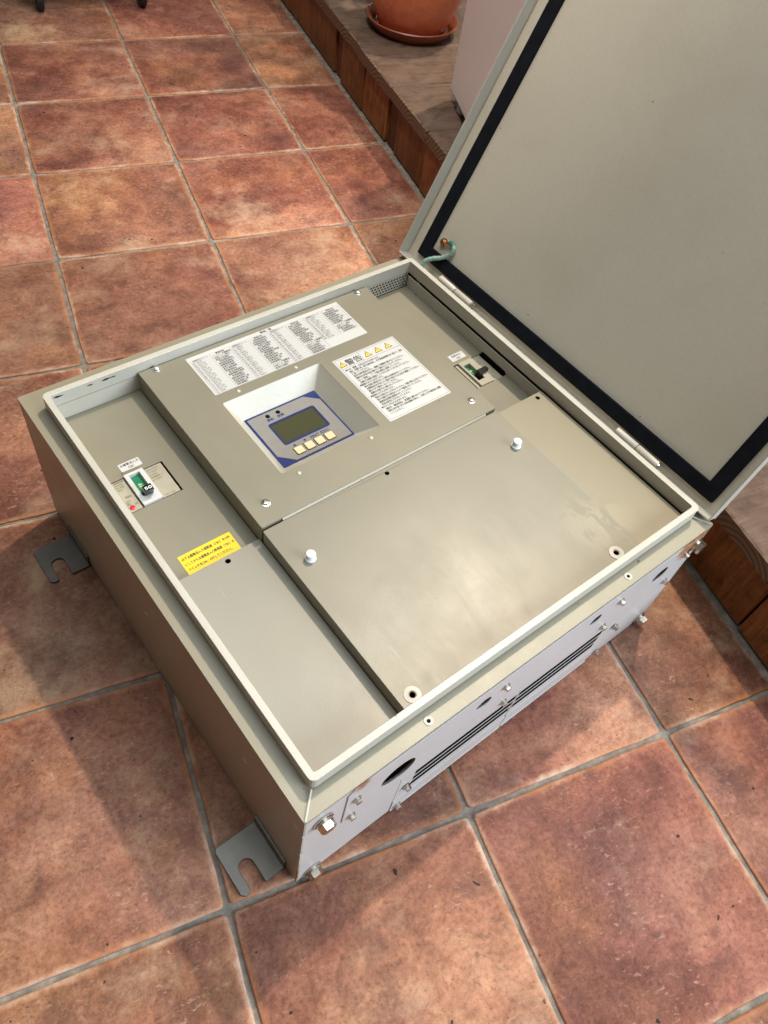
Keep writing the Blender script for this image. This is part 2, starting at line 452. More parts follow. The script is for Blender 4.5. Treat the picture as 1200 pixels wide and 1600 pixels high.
# ------------------------------------------------------------------ mesh helpers (mm)
class MB:
    def __init__(self):
        self.v = []
        self.f = []
        self.mi = []
    def add(self, vs, fs, mi=0):
        o = len(self.v)
        self.v += [Vector(p) for p in vs]
        self.f += [tuple(i + o for i in f) for f in fs]
        self.mi += [mi] * len(fs)
        return self
    def box(self, x0, x1, y0, y1, z0, z1, mi=0, T=None):
        vs = [Vector((x, y, z)) for z in (z0, z1) for y in (y0, y1) for x in (x0, x1)]
        if T:
            vs = [T(v) for v in vs]
        return self.add(vs, [(0, 2, 3, 1), (4, 5, 7, 6), (0, 1, 5, 4), (2, 6, 7, 3), (0, 4, 6, 2), (1, 3, 7, 5)], mi)
    def prism(self, outer, holes, z0, z1, T=None, mi=0):
        """polygon with holes, extruded z0..z1, mapped through T(x,y,z)"""
        T = T or (lambda p: p)
        loops = [list(outer)] + [list(h) for h in holes]
        flat_ = [p for l in loops for p in l]
        tris = tessellate_polygon([[Vector((x, y, 0)) for x, y in l] for l in loops])
        n = len(flat_)
        vs = [T(Vector((x, y, z0))) for x, y in flat_] + [T(Vector((x, y, z1))) for x, y in flat_]
        fs = []
        for t in tris:
            a, b_, c = (flat_[i] for i in t)
            cr = (b_[0] - a[0]) * (c[1] - a[1]) - (b_[1] - a[1]) * (c[0] - a[0])
            if abs(cr) < 1e-9:
                continue
            t = tuple(t) if cr > 0 else tuple(reversed(t))
            fs.append(tuple(i + n for i in t))
            fs.append(tuple(reversed(t)))
        o = 0
        for k, l in enumerate(loops):
            ar = sum(l[i][0] * l[(i + 1) % len(l)][1] - l[(i + 1) % len(l)][0] * l[i][1] for i in range(len(l)))
            ccw = ar > 0
            if k > 0:
                ccw = not ccw
            for i in range(len(l)):
                i0, i1 = o + i, o + (i + 1) % len(l)
                q = (i0, i1, i1 + n, i0 + n)
                fs.append(q if ccw else tuple(reversed(q)))
            o += len(l)
        return self.add(vs, fs, mi)
    def loft(self, rings, cap0=True, cap1=True, mi=0, closed=True):
        n = len(rings[0])
        vs = [p for r in rings for p in r]
        fs = []
        for k in range(len(rings) - 1):
            for i in range(n if closed else n - 1):
                j = (i + 1) % n
                fs.append((k * n + i, k * n + j, (k + 1) * n + j, (k + 1) * n + i))
        if cap0:
            fs.append(tuple(range(n - 1, -1, -1)))
        if cap1:
            fs.append(tuple(range((len(rings) - 1) * n, len(rings) * n)))
        return self.add(vs, fs, mi)
    def lathe(self, prof, seg=24, c=(0, 0, 0), T=None, mi=0, cap0=True, cap1=True):
        T = T or (lambda p: p)
        c = Vector(c)
        rings = [[T(c + Vector((r * math.cos(2 * PI * i / seg), r * math.sin(2 * PI * i / seg), z))) for i in range(seg)] for r, z in prof]
        return self.loft(rings, cap0, cap1, mi)
    def tube(self, path, rad, seg=10, mi=0):
        P = [Vector(p) for p in path]
        rings = []
        up = Vector((0.13, 0.2, 1)).normalized()
        for i, p in enumerate(P):
            d = (P[min(i + 1, len(P) - 1)] - P[max(i - 1, 0)]).normalized()
            x = d.cross(up)
            if x.length < 1e-4:
                x = d.cross(Vector((1, 0, 0)))
            x.normalize()
            y = x.cross(d).normalized()
            r = rad(i) if callable(rad) else rad
            rings.append([p + x * r * math.cos(2 * PI * k / seg) - y * r * math.sin(2 * PI * k / seg) for k in range(seg)])
        return self.loft(rings, True, True, mi)
    def mesh(self, name, mats, scale=0.001, smooth=None):
        me = bpy.data.meshes.new(name)
        me.from_pydata([tuple(p * scale) for p in self.v], [], self.f)
        for m_ in (mats if isinstance(mats, (list, tuple)) else [mats]):
            me.materials.append(m_)
        if any(self.mi):
            me.polygons.foreach_set('material_index', self.mi)
        me.validate()
        if smooth is not None:
            me.polygons.foreach_set('use_smooth', [True] * len(me.polygons))
            me.set_sharp_from_angle(angle=math.radians(smooth))
        me.update()
        return me

def link(name, me, parent=None):
    o = bpy.data.objects.new(name, me)
    COL.objects.link(o)
    if parent:
        o.parent = parent
    return o

def part(name, mb, mats, parent=None, bevel=0.0, seg=2, smooth=None, label=None, scale=0.001):
    o = link(name, mb.mesh(name, mats, scale, smooth), parent)
    if bevel:
        md = o.modifiers.new("edge", 'BEVEL')
        md.width = bevel * 0.001
        md.segments = seg
        md.limit_method = 'ANGLE'
        md.angle_limit = math.radians(40)
        md.harden_normals = False
    if label:
        o['label'] = label
    return o

def thing(name, label, cat, loc=(0, 0, 0), rotz=0, group=None):
    o = bpy.data.objects.new(name, None)
    o.empty_display_size = 0.05
    COL.objects.link(o)
    o.location = loc
    o.rotation_euler = (0, 0, rotz)
    o['label'] = label
    o['category'] = cat
    if group:
        o['group'] = group
    return o

def rrect(x0, x1, y0, y1, r, n=4):
    pts = []
    for cx, cy, a0 in ((x1 - r, y1 - r, 0), (x0 + r, y1 - r, 90), (x0 + r, y0 + r, 180), (x1 - r, y0 + r, 270)):
        for k in range(n + 1):
            a = math.radians(a0 + 90 * k / n)
            pts.append((cx + r * math.cos(a), cy + r * math.sin(a)))
    return pts

def circ(cx, cy, r, n=20):
    return [(cx + r * math.cos(2 * PI * i / n), cy + r * math.sin(2 * PI * i / n)) for i in range(n)]

def rect(x0, x1, y0, y1):
    return [(x0, y0), (x1, y0), (x1, y1), (x0, y1)]

# ------------------------------------------------------------------ lettering: flat meshes made from Blender's own font
class Print:
    def __init__(self, bold=0.028, copies=3):
        self.copies = copies
        self.items = []
        self.bold = bold
    def text(self, s, x, y, size, width=None, align='LEFT', rot=0.0):
        self.items.append((s, x, y, size, width, align, rot))
        return self
    def build(self, name, m, parent, z, T=None, extra=None):
        objs = []
        for s, x, y, size, width, align, rot in self.items:
            cu = bpy.data.curves.new("lettering", 'FONT')
            cu.body = s
            cu.size = size
            cu.resolution_u = 2
            cu.align_x = align
            o = bpy.data.objects.new("lettering", cu)
            COL.objects.link(o)
            objs.append(o)
        bpy.context.view_layer.update()
        dg = bpy.context.evaluated_depsgraph_get()
        mb = MB()
        for o, (s, x, y, size, width, align, rot) in zip(objs, self.items):
            ev = o.evaluated_get(dg)
            me = ev.to_mesh()
            if len(me.vertices):
                xs = [v.co.x for v in me.vertices]
                wdt = max(xs) - min(xs)
                kx = width / wdt if width and wdt > 0 else 1.0
                cr, sr = math.cos(rot), math.sin(rot)
                fs = [tuple(p.vertices) for p in me.polygons]
                d = size * self.bold
                for n_, (ox, oy) in enumerate(((-d, -d * .6), (d, d * .6), (d, -d * .6), (-d, d * .6))[:self.copies]):
                    vs = []
                    for v in me.vertices:
                        px, py = v.co.x * kx + ox, v.co.y + oy
                        q = Vector((x + px * cr - py * sr, y + px * sr + py * cr, z + n_ * 0.012))
                        vs.append(T(q) if T else q)
                    mb.add(vs, fs)
            ev.to_mesh_clear()
        for o in objs:
            cu = o.data
            bpy.data.objects.remove(o)
            bpy.data.curves.remove(cu)
        if extra:
            for vs, fs in extra:
                mb.add([T(Vector(p)) if T else p for p in vs], fs)
        o = part(name, mb, m, parent)
        o['kind'] = 'stuff'
        return o

def line_rect(x0, x1, y0, y1, z):
    return ([(x0, y0, z), (x1, y0, z), (x1, y1, z), (x0, y1, z)], [(0, 1, 2, 3)])

# ================================================================== FLOOR
floor_ = part("floor", MB().add([(-2600, -4200, -3.2), (2400, -4200, -3.2), (2400, 1900, -3.2), (-2600, 1900, -3.2)], [(0, 1, 2, 3)]), M_GROUT)
floor_['kind'] = 'structure'
GJ = 6.0
def tile_mesh(wx, wy, seed):
    r = random.Random(seed)
    def side(n):
        return [r.uniform(-0.9, 0.9) for _ in range(n)]
    n = 9
    pts = []
    hx, hy = wx / 2, wy / 2
    for (ax, ay, bx_, by_) in ((-hx, -hy, hx, -hy), (hx, -hy, hx, hy), (hx, hy, -hx, hy), (-hx, hy, -hx, -hy)):
        dx, dy = bx_ - ax, by_ - ay
        L = math.hypot(dx, dy)
        nx, ny = dy / L, -dx / L
        off = side(n)
        for k in range(n):
            t = (0.012 if k == 0 else 0.988 if k == n - 1 else k / (n - 1))
            o_ = off[k] - (1.0 if k in (0, n - 1) else 0)
            pts.append((ax + dx * t + nx * o_, ay + dy * t + ny * o_))
    def inset(d, z):
        out = []
        for x, y in pts:
            sx = (hx - d) / hx
            sy = (hy - d) / hy
            out.append(Vector((x * sx, y * sy, z)))
        return out
    mb = MB()
    mb.loft([inset(0, -7), inset(0, -2.0), inset(0.7, -0.6), inset(2.2, 0.0)], False, True)
    return mb.mesh("floor_tile", M_TILE, smooth=50)
tile_full = [tile_mesh(300 - GJ, 300 - GJ, s) for s in range(6)]
cut_w = 796 - 600 - GJ / 2 - 3
tile_cut = [tile_mesh(cut_w, 300 - GJ, 50 + s) for s in range(3)]
rt = random.Random(3)
for i in range(-7, 3):
    for j in range(-12, 5):
        y0 = j * 300
        if i < 2:
            o = link("floor_tile", tile_full[rt.randrange(6)], floor_)
            o.location = ((i * 300 + 150) / 1000, (y0 + 150) / 1000, rt.uniform(-0.4, 0.3) / 1000)
            o.rotation_euler = (rt.uniform(-0.0012, 0.0012), rt.uniform(-0.0012, 0.0012), rt.uniform(-0.0015, 0.0015))
        else:
            o = link("floor_tile", tile_cut[rt.randrange(3)], floor_)
            o.location = ((600 + GJ / 2 + cut_w / 2) / 1000, (y0 + 150) / 1000, rt.uniform(-0.4, 0.3) / 1000)

# ================================================================== DECK
deck = thing("wooden_deck", "low wooden deck step of brown planks running along the tiled floor", "deck", (0.8, -0.8, 0))
DT = 141.0
def local_deck(x, y, z):
    return Vector((x - 800, y + 800, z))
edges = [-222 + 196.5 * k for k in range(-15, 7)]
rd = random.Random(11)
for k in range(len(edges) - 1):
    y0, y1 = edges[k] + 1.6, edges[k + 1] - 1.6
    hw = (y1 - y0) / 2
    ov = rd.uniform(-3, 4)
    mb = MB()
    prof = [(-hw, -14), (hw, -14), (hw, 11), (hw - 3, 14), (-hw + 3, 14), (-hw, 11)]
    xs = [-3 + ov, 1.0 + ov, 1150]
    rings = []
    for ii, x in enumerate(xs):
        sh = 0.985 if ii == 0 else 1
        rings.append([Vector((x, y * sh, z * (0.9 if ii == 0 else 1))) for y, z in prof])
    mb.loft(rings, True, True)
    n = len(prof)
    mb.mi = [0] * len(mb.f)
    for q in range(n):
        mb.mi[q] = 1
    mb.mi[2 * n] = 1
    me = mb.mesh("plank", [M_PLANK, M_END])
    o = link("plank", me, deck)
    o.location = local_deck(800, (y0 + y1) / 2, DT - 14 + rd.uniform(-0.8, 0.8)) / 1000
fb = [-3170, -2960, -2755, -2600, -2560, -2402, -2203, -1998, -1800, -1752, -1595, -1400, -1200, -1150, -1005, -804, -645, -596, -446, -290, -240, -37, 128, 330, 380, 540, 740, 945]
for k in range(len(fb) - 1):
    y0, y1 = fb[k] + 2.2, fb[k + 1] - 2.2
    narrow = y1 - y0 < 60
    off = 8.0 if narrow else rd.uniform(0, 4.5)
    mb = MB().box(0, 22, -(y1 - y0) / 2, (y1 - y0) / 2, 2, 112.6)
    o = part("fascia_board", mb, M_FASCD if narrow else M_FASC, deck, bevel=1.2)
    o.location = local_deck(802 + off, (y0 + y1) / 2, 0) / 1000
mb = MB().box(830, 880, -3160, 930, 0, 111).box(1500, 1550, -3160, 930, 0, 111).box(1880, 1930, -3160, 930, 0, 111)
for i_, v_ in enumerate(mb.v):
    mb.v[i_] = local_deck(*v_)
part("joist", mb, M_FASCD, deck)

# ================================================================== CABINET
cab = thing("inverter_cabinet", "large beige metal inverter cabinet lying on its back with its lid open", "electrical cabinet", BOX, BANG)
W, D, H = 618.0, 625.5, 233.0
RIM = 255.0
IA0, IA1, IB0, IB1 = 28.0, 595.0, 28.0, 586.0       # inside of the rim
OA0, OA1, OB0, OB1 = 20.5, 603.0, 20.5, 594.0       # outside of the rim

# body: walls, back
mb = MB()
mb.box(0, 1.6, 0, D, 3, H - 1)
mb.box(W - 1.6, W, 0, D, 3, H - 1)
mb.box(1.6, W - 1.6, D - 1.6, D, 3, H - 1)
mb.box(1.6, W - 1.6, 4, D - 1.6, 3, 4.6)
# front wall behind the covers, with openings
TF = lambda p: Vector((p.x, p.z, p.y))      # (a, h, b) -> local; flips handedness, so the loops run the other way
FH = [circ(119, 170, 24), circ(233, 193, 12), circ(413, 195, 12), circ(541, 183, 16), rect(150, 478, 12, 116)]
mb.prism([(x, y) for x, y in reversed(rect(1.6, W - 1.6, 3, 227.5))], FH, 0.6, 2.2, T=TF)
mb.box(1.6, W - 1.6, 5, 6.5, 222, H - 1.2)
body = part("body", mb, M_BODY, cab, bevel=0.0)
# top ledge with rounded outer edge
mb = MB()
mb.prism(rrect(-0.4, W + 0.4, -0.4, D + 0.4, 3), [list(reversed(rrect(OA0 + 1, OA1 - 1, OB0 + 1, OB1 - 1, 6)))], H - 2.0, H)
mb.box(0.5, W - 0.5, -0.4, 1.2, 229.0, H - 1.9)
part("top_flange", mb, M_LEDGE, cab, bevel=1.3, seg=3)
# raised rim
mb = MB()
mb.prism(rrect(OA0, OA1, OB0, OB1, 7), [list(reversed(rrect(IA0, IA1, IB0, IB1, 2.5)))], 235.2, RIM)
part("rim", mb, M_PAINT_RIM, cab, bevel=1.5, seg=3)
# weld beads across the mitres
for (x0, y0, x1, y1) in ((21.5, 21.5, 1, 1), (OA1 - 1, OB0 + 1, W - 1, 1)):
    part("weld_seam", MB().tube([(x0, y0, H + 2), (x0 * .5 + x1 * .5, y0 * .5 + y1 * .5, H + 0.2), (x1, y1, H - 0.4)], 1.3, 8), M_PAINT_RIM, cab, smooth=60)
# liner below the rim lip
mb = MB()
mb.box(IA0 - 1.4, IA0 - 0.4, IB0, IB1, 205, 234.4)
mb.box(IA0, IA1, IB0 - 1.4, IB0 - 0.4, 205, 234.4)
mb.box(IA0, 515, IB1 + 0.4, IB1 + 1.6, 205, 234.4)
mb.box(IA1 - 1.6, IA1 - 0.4, 287, IB1 - 2, 210, 231)
part("inner_wall", mb, M_PAINT_RIM, cab)
# perforated strip
TB = lambda p: Vector((p.x, IB1 + 1.6 - p.z, p.y))
holes = []
for r_ in range(4):
    for k in range(14):
        x = 520 + k * 5.6 + (2.8 if r_ % 2 else 0)
        if x < 592:
            holes.append(list(reversed(circ(x, 215 + r_ * 5.0, 2.2, 8))))
part("vent_strip", MB().prism(rect(515, IA1, 211, 234.4), holes, 0, 1.2, T=TB), M_PAINT_RIM, cab)
part("dark_interior", MB().box(500, IA1 + 4, IB1 + 2.2, IB1 + 4, 205, 235).box(32, 592, 8, IB1 + 8, 150, 205), M_BLACK, cab)  # black blocks put in for the shade behind perforations and plates

# recessed side plates
CB1 = rect(38.5, 105, 409.5, 462.5)
CB2 = rect(538, 592.4, 352.5, 406)
part("side_plate", MB().prism(rect(IA0 + 0.6, 140.5, 296, IB1 - 0.8), [list(reversed(CB1))], 209.4, 211), M_PAINT, cab, bevel=0.4)
part("side_plate", MB().prism([(508, 285), (593.2, 285), (593.2, 352.5), (538, 352.5), (538, 406), (593.2, 406), (593.2, IB1 - 0.8), (508, IB1 - 0.8)], [], 209.4, 211), M_PAINT, cab, bevel=0.4)

# centre panel with the sloped display recess
CP = 241.0
mb = MB()
win = rrect(204, 353, 347, 483, 3, 3)
mb.prism(rrect(141, 508, 292.3, 584.5, 1.5, 2), [list(reversed(win))], CP - 1.6, CP)
inn = rrect(223.5, 334.5, 370.5, 465.5, 2, 3)
mb.box(141, 142.4, 292.5, 584, 211.2, CP - 1.6)
mb.box(506.4, 507.8, 292.5, 584, 211.2, CP - 1.6)
mb.box(142.4, 506.4, 292.3, 293.8, 214, CP - 1.7)
centre = part("centre_panel", mb, M_PAINT, cab, bevel=0.7)
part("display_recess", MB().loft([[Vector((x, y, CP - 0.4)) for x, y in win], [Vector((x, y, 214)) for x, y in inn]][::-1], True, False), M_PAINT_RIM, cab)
part("joint_strip", MB().loft([[Vector((x, 289.9, 226)), Vector((x, 289.9, 238.8)), Vector((x, 292.1, 240.9)), Vector((x, 292.1, 226))] for x in (168, 489)]), M_LEDGE, cab, bevel=0.4)
# lower covers
MC = 238.6
mb = MB()
mb.prism(rrect(140.5, 507, 29, 289.5, 1.2, 2), [list(reversed(circ(157, 39, 3.2))), list(reversed(circ(472, 39, 3.2))), list(reversed(circ(314, 282, 3.0)))], MC - 1.6, MC)
mb.box(140.5, 142, 29.3, 288.3, 212, MC - 1.6)
mb.box(505.4, 506.8, 29.3, 288.3, 212, MC - 1.6)
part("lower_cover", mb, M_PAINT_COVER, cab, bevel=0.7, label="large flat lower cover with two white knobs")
part("left_cover", MB().prism(rrect(IA0 + 0.6, 139.6, 29, 295.5, 1, 2), [list(reversed(circ(94, 288.5, 3.2)))], 216.4, 218).box(IA0 + 0.6, 139.6, 294.1, 295.5, 211.2, 216.4), M_PAINT_SHEEN, cab, bevel=0.5)
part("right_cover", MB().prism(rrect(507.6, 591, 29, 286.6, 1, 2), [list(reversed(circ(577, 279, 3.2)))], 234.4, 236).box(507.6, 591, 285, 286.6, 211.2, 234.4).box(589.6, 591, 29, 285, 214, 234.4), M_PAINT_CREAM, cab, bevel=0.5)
part("dark_backing", MB().box(146, 502, 34, 286, 222, 224).box(80, 110, 275, 295, 210.5, 211.5).box(560, 588, 262, 284, 226, 227), M_BLACK, cab)

# round washers pressed into the lower cover
for x, y in ((157, 39), (472, 39)):
    mb = MB().lathe([(9.5, 0.05), (9.3, 0.7), (4.6, 0.9), (3.6, 0.2)], 24, (x, y, MC), cap0=False, cap1=False)
    part("washer", mb, M_PAINT_RIM, cab, smooth=30)
# white knobs
kn = MB().lathe([(6.4, 0), (6.6, 1.4), (5.4, 2.4), (4.1, 3.0), (4.1, 5.6), (5.6, 6.4), (5.9, 9.0), (5.0, 10.4), (3.0, 10.9)], 20).mesh("knob", M_KNOB, smooth=40)
for x, y in ((164.6, 230), (485.4, 228.5)):
    o = link("knob", kn, cab)
    o.location = (x / 1000, y / 1000, MC / 1000)

# pan head screws on the centre panel
sm = MB().lathe([(5.6, 0), (5.4, 0.7), (4.2, 0.9), (4.1, 2.0), (3.4, 3.2), (1.9, 3.7), (1.5, 2.6)], 18).mesh("screw", M_STEEL, smooth=35)
for x, y in ((164, 578.5), (489, 578), (488, 319.5), (164, 320)):
    o = link("screw", sm, cab)
    o.location = (x / 1000, y / 1000, CP / 1000)
dm = MB().lathe([(2.6, 0), (2.2, 0.9), (1.0, 1.2)], 12).mesh("stud", M_PAINT_RIM, smooth=50)
for x, y in ((233, 491.5), (321, 491), (331, 337), (222, 337)):
    o = link("stud", dm, cab)
    o.location = (x / 1000, y / 1000, CP / 1000)
sk_ = MB().lathe([(5.0, 0), (4.8, 0.8), (2.4, 0.9), (2.0, 0.2)], 16, cap0=False, cap1=False).mesh("rivet_nut", M_PAINT_RIM, smooth=40)
for x, y in ((155, 9.5), (463, 9.5)):
    o = link("rivet_nut", sk_, cab)
    o.location = (x / 1000, y / 1000, H / 1000)
    part("hole", MB().lathe([(2.0, 0.25), (0.4, 0.3)], 12, (x, y, H)), M_BLACK, cab)

# ---- display
z = 214.6
disp = part("display_panel", MB().prism(rrect(224, 334, 371, 465, 1), [], z - 0.5, z), M_BLUE, cab)
mb = MB().prism([(226.8, 391), (245, 373.8), (331.2, 373.8), (331.2, 447), (314, 462.2), (226.8, 462.2)], [list(reversed(rrect(247, 315, 402.5, 441, 3)))], z, z + 0.35)
part("silver_face", mb, M_SILVER, disp)
mb = MB().prism(rrect(245.5, 316.5, 401, 442.5, 3.5), [list(reversed(rrect(248, 314, 403.8, 439.6, 1.2)))], z + 0.35, z + 0.75)
part("screen_frame", mb, M_BLUE, disp)
part("screen", MB().box(247.8, 314.2, 403.5, 440, z + 0.05, z + 0.2), M_LCD, disp)
keyb = MB().prism(rrect(-6.6, 6.6, -6.6, 6.6, 0.8, 2), [], 0, 0.5)
keyt = MB().prism(rrect(-5.7, 5.7, -5.7, 5.7, 0.8, 2), [], 0.5, 1.3)
kb = keyb.mesh("key_surround", M_INK)
kt = keyt.mesh("key", M_CREAM)
for k in range(4):
    for nme, me in (("key_surround", kb), ("key", kt)):
        o = link(nme, me, disp)
        o.location = ((257 + 15.7 * k) / 1000, 385.5 / 1000, (z + 0.36) / 1000)
for x in (254, 269.7):
    part("indicator_lamp", MB().lathe([(3.2, 0), (3.0, 0.4), (1.6, 0.5)], 16, (x, 455.5, z + 0.35)), M_BLACK, disp, smooth=50)
pr = Print()
pr.text("運転", 254, 447.0, 5.0, None, 'CENTER').text("故障", 269.7, 447.0, 5.0, None, 'CENTER')
tri = [([(253.6, 394, z + .42), (258.4, 394, z + .42), (256, 398.4, z + .42)], [(0, 1, 2)]),
       ([(269.6, 398, z + .42), (272, 393.6, z + .42), (274.4, 398, z + .42)], [(0, 1, 2)])]
pr.text("ENT", 287.6, 394.2, 6.2, 13, 'CENTER').text("ESC", 303.6, 394.2, 6.2, 13, 'CENTER')
pr.build("key_lettering", M_BLUE, disp, z + 0.42, extra=tri)

# ---- alarm list label
lb = part("alarm_list_label", MB().prism(rrect(204, 448.5, 499.5, 576.5, 1, 2), [], CP, CP + 0.15), M_PAPER, cab)
z = CP + 0.22
grid = []
rows_y = [569.6 - 4.05 * k for k in range(18)]
cx = [206.5, 266, 326, 386, 445.5]
for c_ in range(4):
    x0, x1 = cx[c_], cx[c_ + 1]
    nr = 17 if c_ < 3 else 13
    for k in range(nr + 1):
        grid.append(line_rect(x0, x1, rows_y[k], rows_y[k] + 0.22, z))
    for x in (x0, x0 + 29.0, x1):
        grid.append(line_rect(x, x + 0.25, rows_y[nr], rows_y[0], z))
rl = random.Random(5)
codes = ["過電圧", "OV-1 R", "UV-1", "OF-1", "UF-1", "IPM-1", "OCD", "GND", "OH-1", "FAN-1", "DC-OV", "DC-UV", "MC-1", "CT-1", "REV-P", "COM-1"]
msgs = ["系統過電圧", "系統不足電圧", "系統周波数上昇", "系統周波数低下", "直流過電圧", "直流不足電圧", "直流地絡検出", "インバータ過電流", "素子温度異常", "内部温度上昇", "制御電源異常", "通信異常発生", "単独運転検出", "開閉器動作異常", "冷却ファン停止", "逆潮流検出"]
p1 = Print(0.026).text("警報一覧", 326, 571.4, 4.6, None, 'CENTER')
p2 = Print()
for c_ in range(4):
    x0 = cx[c_]
    nr = 17 if c_ < 3 else 13
    p2.text("故障表示コード", x0 + 14.5, rows_y[1] + 0.9, 3.2, None, 'CENTER')
    p1.text("警報内容", x0 + 44, rows_y[1] + 0.9, 3.2, None, 'CENTER')
    for k in range(1, nr):
        y = rows_y[k + 1] + 0.9
        p2.text("%02d  %s" % (c_ * 16 + k, codes[(k * 5 + c_ * 3) % 15 + 1]), x0 + 1.5, y, 3.5)
        s_ = msgs[(k * 7 + c_ * 5) % 16]
        p1.text(s_, x0 + 31 + rl.choice((0, 0, 0, 3)), y, 3.35)
p1.build("printed_text", M_INK, lb, z)
p2.build("printed_codes", M_GRID, lb, z, extra=grid)

# ---- warning label
wl = part("warning_label", MB().prism(rrect(369.5, 474.5, 346, 476, 1, 2), [], CP, CP + 0.15), M_PAPER, cab)
ex = []
def frame(x0, x1, y0, y1, t):
    ex.extend([line_rect(x0, x1, y0, y0 + t, z), line_rect(x0, x1, y1 - t, y1, z), line_rect(x0, x0 + t, y0, y1, z), line_rect(x1 - t, x1, y0, y1, z)])
frame(371.6, 472.4, 348.2, 473.8, 0.35)
ex.append(line_rect(371.6, 472.4, 455.6, 456.0, z))
ex.append(line_rect(410.2, 410.6, 456, 473.8, z))
body_lines = [
    (0, "●けが、感電、火災のおそれがあります。"),
    (4, "据付、配線工事、保守点検の前に、必ず取扱説明書を良く読んで、指示"),
    (4, "に従ってください。"),
    (4, "据付は専門業者が行い、周囲に可燃物を置かないでください。"),
    (4, "運転中は本体の扉を開けたり触れたりしないでください。"),
    (4, "正しく接地し、アース線を確実に接続してください。"),
    (4, "点検は主回路を開放して５分以上待ってから行ってください。"),
    (0, "●感電のおそれがあります。"),
    (4, "保守点検は資格を持った専門の技術者が行ってください。"),
    (4, "太陽電池は光が当たると電圧を発生するため必ず遮断してください。"),
    (4, "濡れた手で操作しないでください。"),
    (4, "通電中は端子台に触れないでください。"),
    (0, "●破損のおそれがあります。"),
    (4, "吸気口や排気口をふさがないでください。内部に物を入れないでください。"),
    (4, "端子の締付けは規定のトルクで確実に行ってください。"),
    (4, "絶縁抵抗試験は配線を外してください。"),
    (4, "改造は絶対に行わないでください。"),
    (0, "●やけどのおそれがあります。"),
    (4, "運転中、運転直後は、高温部に触れないでください。"),
    (4, "異常な音や臭いがする時は運転を停止し、お買い上げの販売店に連絡"),
    (4, "してください。"),
]
p = Print()
Print(0.016, 4).text("警告", 384.2, 459.0, 12.4, 25.0).build("warning_heading", M_INK, wl, z + 0.02)
for k, (ind, s_) in enumerate(body_lines):
    p.text(s_, 374.5 + ind, 450.2 - k * 4.72, 4.1, min(94 - ind, len(s_) * 3.0))
tri_out, tri_in = [], []
def warn_tri(cx_, cy_, s_):
    tri_out.append(([(cx_ - s_, cy_ - s_ * .75, z), (cx_ + s_, cy_ - s_ * .75, z), (cx_, cy_ + s_, z)], [(0, 1, 2)]))
    k_ = 0.74
    cyy = cy_ - s_ * 0.03
    tri_in.append(([(cx_ - s_ * k_, cyy - s_ * .75 * k_, z + .06), (cx_ + s_ * k_, cyy - s_ * .75 * k_, z + .06), (cx_, cyy + s_ * k_, z + .06)], [(0, 1, 2)]))
    ex2.append(line_rect(cx_ - s_ * .07, cx_ + s_ * .07, cyy - s_ * .2, cyy + s_ * .38, z + .12))
    ex2.append(line_rect(cx_ - s_ * .07, cx_ + s_ * .07, cyy - s_ * .42, cyy - s_ * .28, z + .12))
ex2 = []
warn_tri(378.4, 463.4, 6.0)
for q in (421, 438.5, 456):
    warn_tri(q, 464.0, 6.2)
p.build("printed_text", M_INK, wl, z, extra=ex + tri_out + ex2)
mb = MB()
for vs, fs in tri_in:
    mb.add(vs, fs)
part("warning_triangles", mb, M_YEL2, wl)['kind'] = 'stuff'

# ---- yellow label and the two small white labels
yl = part("yellow_label", MB().prism(rect(51.3, 118, 299, 326.8), [], 211, 211.15), M_YEL, cab)
z = 211.2
Print(0.026, 4).text("必ず太陽電池入力遮断器（CB1）をOFF", 53.6, 319.2, 4.6, 61.5).text("にしてから太陽電池入力断路器（TB1）の", 53.6, 311.3, 4.6, 62.5).text("スイッチをON・OFFしてください。", 53.6, 303.6, 4.6, 55).build("printed_text", M_INK, yl, z)
s1 = part("breaker_label", MB().prism(rrect(57.2, 84, 470, 483, 1, 2), [], 211, 211.15), M_PAPER, cab)
Print(0.02, 4).text("太陽電池入力", 70.6, 477.6, 4.2, 24, 'CENTER').text("CB1", 70.6, 472.0, 4.4, None, 'CENTER').build("printed_text", M_INK, s1, z)
s2 = part("breaker_label", MB().prism(rrect(542.8, 569.6, 412.4, 425.4, 0.6, 2), [], 211, 211.15), M_PAPER, cab)
Print().text("系統出力", 556.2, 420.0, 4.2, 17, 'CENTER').text("CB2", 556.2, 414.2, 4.2, None, 'CENTER').build("printed_text", M_INK, s2, z)

# ---- breakers
def breaker(bk, x0, x1, y0, y1, tx0, tx1, zt):
    """bk parent; face x0..x1; toggle block tx0..tx1"""
    sy = (y1 - y0)
    o = part("breaker_face", MB().box(x0, tx0 - 1.4, y0 + 0.6, y1 - 0.9, zt - 20, zt - 0.6).box(tx1 + 0.3, x1, y0 + 0.6, y1 - 0.9, zt - 20, zt - 0.4), M_BRK, bk, bevel=0.4)
    sl = rect(tx0 + 5.2, tx1 - 5.6, y0 + 13, y1 - 3)
    mb = MB().prism(rrect(tx0, tx1, y0 + 0.4, y1 + 0.6, 0.8, 2), [list(reversed(sl))], zt - 16, zt + 3.2)
    part("toggle_block", mb, M_BRKW, bk, bevel=0.8)
    part("off_flag", MB().box(sl[0][0] - 0.2, sl[1][0] + 0.2, y0 + 12, y1 - 2, zt - 3.6, zt - 2.4), M_GREEN, bk)
    cxm = (sl[0][0] + sl[1][0]) / 2
    Print(0.01).text("OFF", cxm + 2.2, y0 + 24, 6.4, 12, 'LEFT', PI / 2).build("flag_lettering", M_GTXT, bk, zt - 2.3)
    return cxm

